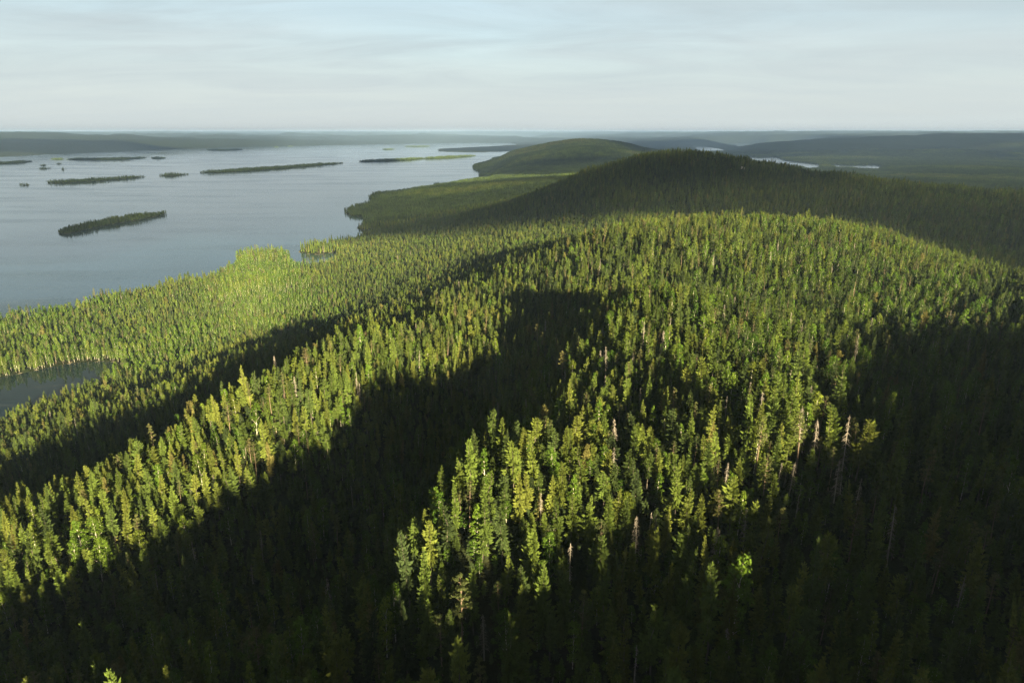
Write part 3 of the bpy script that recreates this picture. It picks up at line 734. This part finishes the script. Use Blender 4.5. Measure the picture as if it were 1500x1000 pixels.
for (kd, row, col), lst in sorted(zones.items()):
    lst.sort()
    for rank, (u, i) in enumerate(lst):
        nm = NAMES[kd]; vr = int(VAR[i]) % len(NEAR[nm]); key = (kd, vr)
        light = 'sunlit' if lit(i) else 'shaded'
        if kd == 0: look_ = ('tall ' if height[i] > 1.05 else 'short ' if height[i] < .62 else '') + light + (' brownish' if TINT[i] > .8 else '') + ' spruce'
        elif kd == 1: look_ = ('tall ' if height[i] > 1.05 else 'short ' if height[i] < .62 else '') + light + ' leafy birch'
        elif kd == 2: look_ = ('tall ' if height[i] > 1.05 else 'short ' if height[i] < .62 else '') + light + ' bare-stemmed pine'
        else: look_ = light + ' grey dead tree'
        label = look_ + ' ' + col + ' ' + row + (', ' + ORD[rank] if len(lst) > 1 else '')
        root = bpy.data.objects.new(OBJ[kd], None); C.objects.link(root)
        root.empty_display_size = 1
        root.location = (X[i], Y[i], Zg[i] - .1); root.rotation_euler = (LEAN[i, 0], LEAN[i, 1], ROT[i]); root.scale = SCL[i]
        tag(root, label, CAT[kd], {0: 'spruces on the near slopes', 1: 'birches on the near slopes', 2: 'pines on the near slopes', 3: 'dead trees on the near slopes'}[kd])
        if key not in first:
            tm, cm = NEAR[nm][vr]
            first[key] = (bpy.data.objects.new('trunk', tm.mesh('trunk', M[TRUNK[nm]])), bpy.data.objects.new('branches' if kd == 3 else 'crown', cm.mesh('crown', M[CROWN[nm]])))
            pair = first[key]
        else: pair = tuple(o.copy() for o in first[key])
        for o in pair:
            C.objects.link(o); o.parent = root; o['tint'] = float(TINT[i])

# ============ THE REST OF THE FOREST ============
rest = ~single
LOW = {'spruce': [low_spruce(_rs, 20, [2.2, 2.5, 1.9, 2.8][i], 6, 7) for i in range(4)], 'birch': [low_birch(_rs, 17, [2.2, 2.7, 2.0][i]) for i in range(3)]}
for kd in (0, 1, 2, 3):
    nm = NAMES[kd]
    hi_meshes = [joined('%s_shape' % nm, [(t, M[TRUNK[nm]]), (c, M[CROWN[nm]])]) for t, c in NEAR[nm]]
    meshes = list(hi_meshes); nh = len(hi_meshes)
    s = np.where(rest & (KIND == kd))[0]
    idx = VAR[s] % nh
    if nm in LOW:
        meshes += [c.mesh('%s_far_shape' % nm, M[CROWN[nm]]) for c in LOW[nm]]
        idx = np.where(r[s] > 1650, nh + VAR[s] % len(LOW[nm]), idx)
    col = proto_collection(nm + '_shapes', meshes)
    scatter({0: 'spruce_forest', 1: 'birch_forest', 2: 'pine_forest', 3: 'dead_tree_stand'}[kd], col, np.stack([X[s], Y[s], Zg[s] - .1], 1), idx, ROT[s], SCL[s], TINT[s],
                        {0: 'dense spruce forest covering the ridge, the hollow and the lowland', 1: 'light green birches mixed through the forest and along the shore', 2: 'pines with open crowns mixed through the forest', 3: 'grey dead trees scattered farther up the ridge'}[kd], tilt=LEAN[s])

# saplings and bushes under the trees
ux, uy = jitter_grid(-420, 420, 75, 620, 3.3); k = (np.hypot(ux, uy) < 620) & (np.abs(np.arctan2(ux, uy)) < math.radians(43)) & (look(LD, ux, uy) > 3) & (rs.rand(len(ux)) < .9); ux, uy = ux[k], uy[k]; m = len(ux)
us = rs.uniform(.12, .40, m)
und = proto_collection('undergrowth_shapes', [joined('bush', [(t, M['spruce_bark']), (c, M['spruce'])]) for t, c in NEAR['spruce'][:4]] + [joined('bush', [(t, M['birch_bark']), (c, M['birch'])]) for t, c in NEAR['birch'][:2]])
scatter('undergrowth', und, np.stack([ux, uy, look(GZ, ux, uy) - .2], 1), rs.randint(0, 6, m), rs.uniform(0, 6.28, m), np.stack([us * 1.7, us * 1.7, us], 1), np.clip(rs.normal(.25, .15, m), 0, .8), 'saplings and bushes on the forest floor between the near trees')

# pale rocks
RLAB = ['pale rock left of the tree gap, topmost in the right clearing', 'small pale rock just below the topmost left one in the right clearing', 'long pale rock highest in the right group of the clearing', 'pale rock second down in the right group of the clearing',
        'largest pale rock in the right group of the clearing', 'lowest pale rock at the right end of the clearing', 'pale rock lowest left of the middle in the clearing', 'pale rock lowest in the middle of the clearing',
        'bare pale rock patch near the top of the second hill', 'bare pale rock patch on the right shoulder of the second hill']
for (rx, ry), (u_, v_, s_), lab in zip(ROCK_AT, ROCKS, RLAB):
    bm = bmesh.new(); bmesh.ops.create_icosphere(bm, subdivisions=3, radius=1.0)
    for v in bm.verts:
        k = 1 + .55 * float(fbm(np.array([v.co.x * 1.6 + u_]), np.array([v.co.y * 1.6 + v.co.z * 1.3]), 7, 3)[0])
        v.co = Vector((v.co.x * s_ * 1.25 * k, v.co.y * s_ * .8 * k, v.co.z * s_ * .55 * k))
    me = bpy.data.meshes.new('rock'); bm.to_mesh(me); bm.free(); me.materials.append(M['rock'])
    o = link('rock', me); o.location = (rx, ry, float(look(GZ, [rx], [ry])[0]) + .12 * s_); o.rotation_euler = (.12, -.08, .5 + .37 * u_)
    tag(o, lab, 'rock', 'pale rocks in the clearing' if s_ < 5 else 'rock patches on the second hill')

# clumps of small trees for the far forest and for what stands outside the frame
def clump(rs, side, count, birch_share, h0=.72, h1=1.05):
    v = []; f = []; mi = []; sh = []
    for k in range(count):
        x, y = rs.uniform(-side / 2, side / 2, 2)
        b = rs.rand() < birch_share
        mb = low_birch(rs, 16, 2.4, 5) if b else low_spruce(rs, 18, 2.0, 4, 6)
        s = rs.uniform(h0, h1); a = rs.uniform(0, 6.28); n0 = len(v)
        v += [(x + s * (p[0] * math.cos(a) - p[1] * math.sin(a)), y + s * (p[0] * math.sin(a) + p[1] * math.cos(a)), s * p[2]) for p in mb.v]
        f += [tuple(i + n0 for i in q) for q in mb.f]; mi += [1 if b else 0] * len(mb.f); sh += [rs.uniform(-.25, .25)] * len(mb.f)
    me = mesh_from('clump', v, f, [M['spruce'], M['birch']], mi)
    a = me.attributes.new('share', 'FLOAT', 'FACE'); a.data.foreach_set('value', np.array(sh, np.float32))
    return me
CS = 30.0
clumps = [clump(_rs, CS, 30, [.05, .15, .3, .1, .2, .45][i]) for i in range(6)]
clump_col = proto_collection('clump_shapes', clumps)
def put_clumps(name, X, Y, label, parent=None, Z=None, origin=(0, 0)):
    e = 12.0
    if Z is None:
        Z = look(GZ, X, Y); gx = (look(GZ, X + e, Y) - look(GZ, X - e, Y)) / (2 * e); gy = (look(GZ, X, Y + e) - look(GZ, X, Y - e)) / (2 * e)
    else: gx = gy = np.zeros(len(X))
    m = len(X)
    rot = rs.uniform(0, 6.283, m); sz = rs.uniform(.85, 1.1, m) if name == 'far_forest' else rs.uniform(.6, 1.35, m)
    # tilt with the slope: rotate about the axes before the turn
    tl = np.zeros((m, 2)); c, s = np.cos(rot), np.sin(rot)
    from mathutils import Matrix, Euler
    turn = np.zeros((m, 3))
    for i in range(m):
        nrm = Vector((-gx[i], -gy[i], 1)).normalized()
        Rm = Vector((0, 0, 1)).rotation_difference(nrm).to_matrix() @ Matrix.Rotation(rot[i], 3, 'Z')
        turn[i] = Rm.to_euler('XYZ')
    t = np.clip(.16 + fbm(X / 420, Y / 420, 91, 4) * 1.2 + rs.normal(0, .10, m), 0, .85)
    g = fbm(X / 260, Y / 260, 95, 2); idx = np.clip(((g + .5) * 3).astype(int) + rs.randint(-1, 4, m), 0, 5)
    return scatter(name, clump_col, np.stack([X - origin[0], Y - origin[1], Z - .2], 1), idx, turn[:, 2], np.stack([sz, sz, sz * rs.uniform(.85, 1.1, m)], 1), t, label, parent, turn[:, :2])
cx, cyy = jitter_grid(-7600, 7600, 500, 10000, CS * .92, .25)
rr = np.hypot(cx, cyy); tt = np.arctan2(cx, cyy)
k = (rr >= R1 - 5) & (rr < 9500) & (np.abs(tt) < math.radians(41)); cx, cyy = cx[k], cyy[k]
k = look(LD, cx, cyy) > 8; cx, cyy = cx[k], cyy[k]
put_clumps('far_forest', cx, cyy, 'far forest blanketing the low hills beyond the second summit')
cx, cyy = jitter_grid(-1800, 1800, -1000, 1700, CS * .92, .25)
rr = np.hypot(cx, cyy); tt = np.arctan2(cx, cyy)
k = ((np.abs(tt) >= math.radians(43)) | (rr < 60)) & (rr < 1800) & ((rr < 60) | (rr > 20)); cx, cyy = cx[k], cyy[k]
k = (look(LD, cx, cyy) > 15) & (rs.rand(len(cx)) < .8); cx, cyy = cx[k], cyy[k]
put_clumps('side_forest', cx, cyy, 'spruce forest continuing round the viewpoint and on the hill behind it')

# ============ ISLANDS ============
ISL_COL = proto_collection("island_tree_shapes", [c.mesh("island_tree", M["spruce"]) for c in LOW["spruce"]] + [c.mesh("island_tree", M["birch"]) for c in LOW["birch"][:2]])
ISLAND_LABELS = ['long dark wooded island, nearest one in the left of the lake', 'long low wooded island in the row behind the nearest island', 'short wooded island between two long ones in the middle row',
 'longest wooded island, thin and slanting towards the middle of the lake', 'low green island left of the brighter one before the far peninsula', 'pale green sunlit low island before the far peninsula',
 'dark wooded island cut by the left edge of the photo', 'flat olive green island near the far left shore', 'small round green islet at the right end of the flat olive island', 'small dark islet touching the left tip of the flat olive island',
 'tiny dark islet, upper left of a cluster of four', 'tiny flat dark islet, lower left of a cluster of four', 'tiny dark islet, upper right of a cluster of four', 'tiny dark islet, lower right of a cluster of four',
 'lone tiny wooded islet far left, below the cluster', 'flat pale green island right against the far left shore', 'speck of an islet right of the flat pale island by the far shore', 'speck of an islet farther right along the far shore',
 'small dark islet far out in the middle of the lake', 'narrow dark island far out beside a smaller islet', 'tiny islet at the right tip of the longest island']
for P, lab in zip(ISLAND_POLYS, ISLAND_LABELS):
    lo, hi = P.min(0), P.max(0); ctr = (lo + hi) / 2; size = hi - lo
    # grid turned along the island's long axis
    d = P - P.mean(0); w_, ev = np.linalg.eigh(d.T @ d); ax0 = ev[:, 1]; ax1 = ev[:, 0]
    pu = d @ ax0; pw = d @ ax1
    gu = np.linspace(pu.min() - 12, pu.max() + 12, 56); gw = np.linspace(pw.min() - 12, pw.max() + 12, 22)
    A, B = np.meshgrid(gu, gw, indexing='ij'); pts = P.mean(0) + A.reshape(-1, 1) * ax0 + B.reshape(-1, 1) * ax1
    sd = signed_dist(P, pts[:, 0], pts[:, 1])
    z = np.where(sd > 0, np.minimum(sd * .16, 2.2) + np.clip((sd - 12) * .04, 0, 4), np.maximum(sd * .16, -1.5))
    ids = np.arange(len(pts)).reshape(56, 22)
    qd = np.stack([ids[:-1, :-1], ids[1:, :-1], ids[1:, 1:], ids[:-1, 1:]], -1).reshape(-1, 4)
    qd = qd[(z[qd] > -1.49).any(1)]
    if np.cross(np.append(ax0, 0), np.append(ax1, 0))[2] < 0: qd = qd[:, ::-1]
    used, inv = np.unique(qd, return_inverse=True)
    loc = np.array([ctr[0], ctr[1]])
    me = mesh_from('island', np.column_stack([pts[used] - loc, z[used]]), inv.reshape(-1, 4), [M['ground']], smooth=True)
    isl = link('island', me); isl.location = (loc[0], loc[1], 0); tag(isl, lab, kind='structure')
    # its trees
    dist = np.hypot(*loc); sp = 3.8 if dist < 3500 else 6.0
    a = np.arange(pu.min(), pu.max(), sp); b = np.arange(pw.min(), pw.max(), sp)
    A, B = np.meshgrid(a, b); m = A.size
    A = A.ravel() + rs.uniform(-.45, .45, m) * sp; B = B.ravel() + rs.uniform(-.45, .45, m) * sp
    q = P.mean(0) + A[:, None] * ax0 + B[:, None] * ax1
    sd = signed_dist(P, q[:, 0], q[:, 1]); kk = (sd > 1.5); q = q[kk]; sd = sd[kk]; m = len(q)
    if m:
        if m > 6000: t_ = rs.permutation(m)[:6000]; q = q[t_]; sd = sd[t_]; m = 6000
        z = np.minimum(sd * .16, 2.2) + np.clip((sd - 12) * .04, 0, 4)
        hh = np.where(rs.rand(m) < .3, rs.uniform(.25, .5, m), rs.uniform(.6, 1.05, m)) * np.clip(.6 + sd / 40, .6, 1)
        hh = hh * (1 + .55 * fbm(q[:, 0] / 45, q[:, 1] / 45, 111, 2))
        ww = rs.uniform(.9, 1.35, m) * (1.2 if sp > 6 else 1)
        scatter('island_forest', ISL_COL, np.column_stack([q - loc, z]), rs.randint(0, 6, m), rs.uniform(0, 6.28, m), np.stack([ww, ww, hh], 1), np.clip(rs.normal(.35, .15, m), 0, 1), None, isl)
# ============ HAZE ============
_m, _nt = new_mat('thin_haze')
_pv = node(_nt, 'ShaderNodeVolumePrincipled'); _pv.inputs['Color'].default_value = (0.45, 0.65, 1.0, 1); _pv.inputs['Density'].default_value = 3.7e-5; _pv.inputs['Anisotropy'].default_value = 0.2
_o = node(_nt, 'ShaderNodeOutputMaterial'); _nt.links.new(_pv.outputs[0], _o.inputs['Volume'])
_m.cycles.homogeneous_volume = True
zt = float(max(GZ.max() + 3, CAM_Z + 12, (GZ + 26)[:, RAD < 9800].max())); zb = -7.0; e = 45800.0
_hv = [(sx * e, sy * e, z) for z in (zb, zt) for sx, sy in ((-1, -1), (1, -1), (1, 1), (-1, 1))]
_hf = [(3, 2, 1, 0), (4, 5, 6, 7), (0, 1, 5, 4), (1, 2, 6, 5), (2, 3, 7, 6), (3, 0, 4, 7)]
haze = link('haze', mesh_from('haze', _hv, _hf, [_m])); tag(haze, 'thin blue haze over the lake and the far hills', kind='stuff')

# ============ CLOUDS (unseen, added outside the frame to shade the second hill, far land and islands) ============
def cloud_mat(name, cover):
    m, nt = new_mat(name)
    d = node(nt, 'ShaderNodeBsdfDiffuse'); d.inputs[0].default_value = (0.9, 0.9, 0.9, 1); t = node(nt, 'ShaderNodeBsdfTransparent')
    x = node(nt, 'ShaderNodeMixShader', in_0=cover); o = node(nt, 'ShaderNodeOutputMaterial')
    nt.links.new(t.outputs[0], x.inputs[1]); nt.links.new(d.outputs[0], x.inputs[2]); nt.links.new(x.outputs[0], o.inputs[0])
    return m
THICK, THIN = cloud_mat('cloud_white', .60), cloud_mat('thin_cloud_white', .48)   # light passes two skins of a cloud
def cloud(tx, ty, tz, a, b, turn, seed, mat=THICK, high=1500.0):
    rs = np.random.RandomState(seed); k = (high - tz) / SUN[2]
    c = np.array([tx, ty, tz]) + SUN * k
    nu, nv = 72, 20; v = []; f = []
    for j in range(nv + 1):
        ph = math.pi * j / nv - math.pi / 2
        for i in range(nu):
            t = 2 * math.pi * i / nu; x = math.cos(ph) * math.cos(t); y = math.cos(ph) * math.sin(t)
            w = 1 + .75 * float(fbm(np.array([2 * math.cos(t) + seed * 7.7]), np.array([2 * math.sin(t) + .3 * j]), seed, 4)[0])
            X_ = a * w * x; Y_ = b * w * y; ct, st = math.cos(turn), math.sin(turn)
            zz_ = math.sin(ph) * (26 if ph > 0 else 8) * (1 + float(fbm(np.array([X_ / 90]), np.array([Y_ / 90]), seed + 9, 3)[0]))
            v.append((X_ * ct - Y_ * st, X_ * st + Y_ * ct, zz_))
    for j in range(nv):
        for i in range(nu):
            f.append((j * nu + i, j * nu + (i + 1) % nu, (j + 1) * nu + (i + 1) % nu, (j + 1) * nu + i))
    o = link('cloud', mesh_from('cloud', v, f, [mat], smooth=True)); o.location = tuple(c)
    return tag(o, 'unseen white cloud added outside the frame to shade the land', group='unseen clouds shading the land', kind='structure')
cloud(860, 1500, 180, 780, 420, .02, 1)
cloud(-150, 2400, 60, 700, 820, .0, 8, THIN)
cloud(1100, 1020, 130, 520, 170, -.15, 2)
cloud(770, 800, 120, 240, 270, .0, 9)
cloud(-2850, 4600, 10, 2250, 4000, .12, 3)
cloud(-7500, 10300, 40, 4500, 1500, .2, 4)
cloud(500, 5300, 160, 1500, 1600, .1, 5)
cloud(3700, 5400, 130, 2800, 3300, .1, 6)
cloud(4500, 11500, 160, 5200, 3000, .1, 7, THICK, 2600.0)
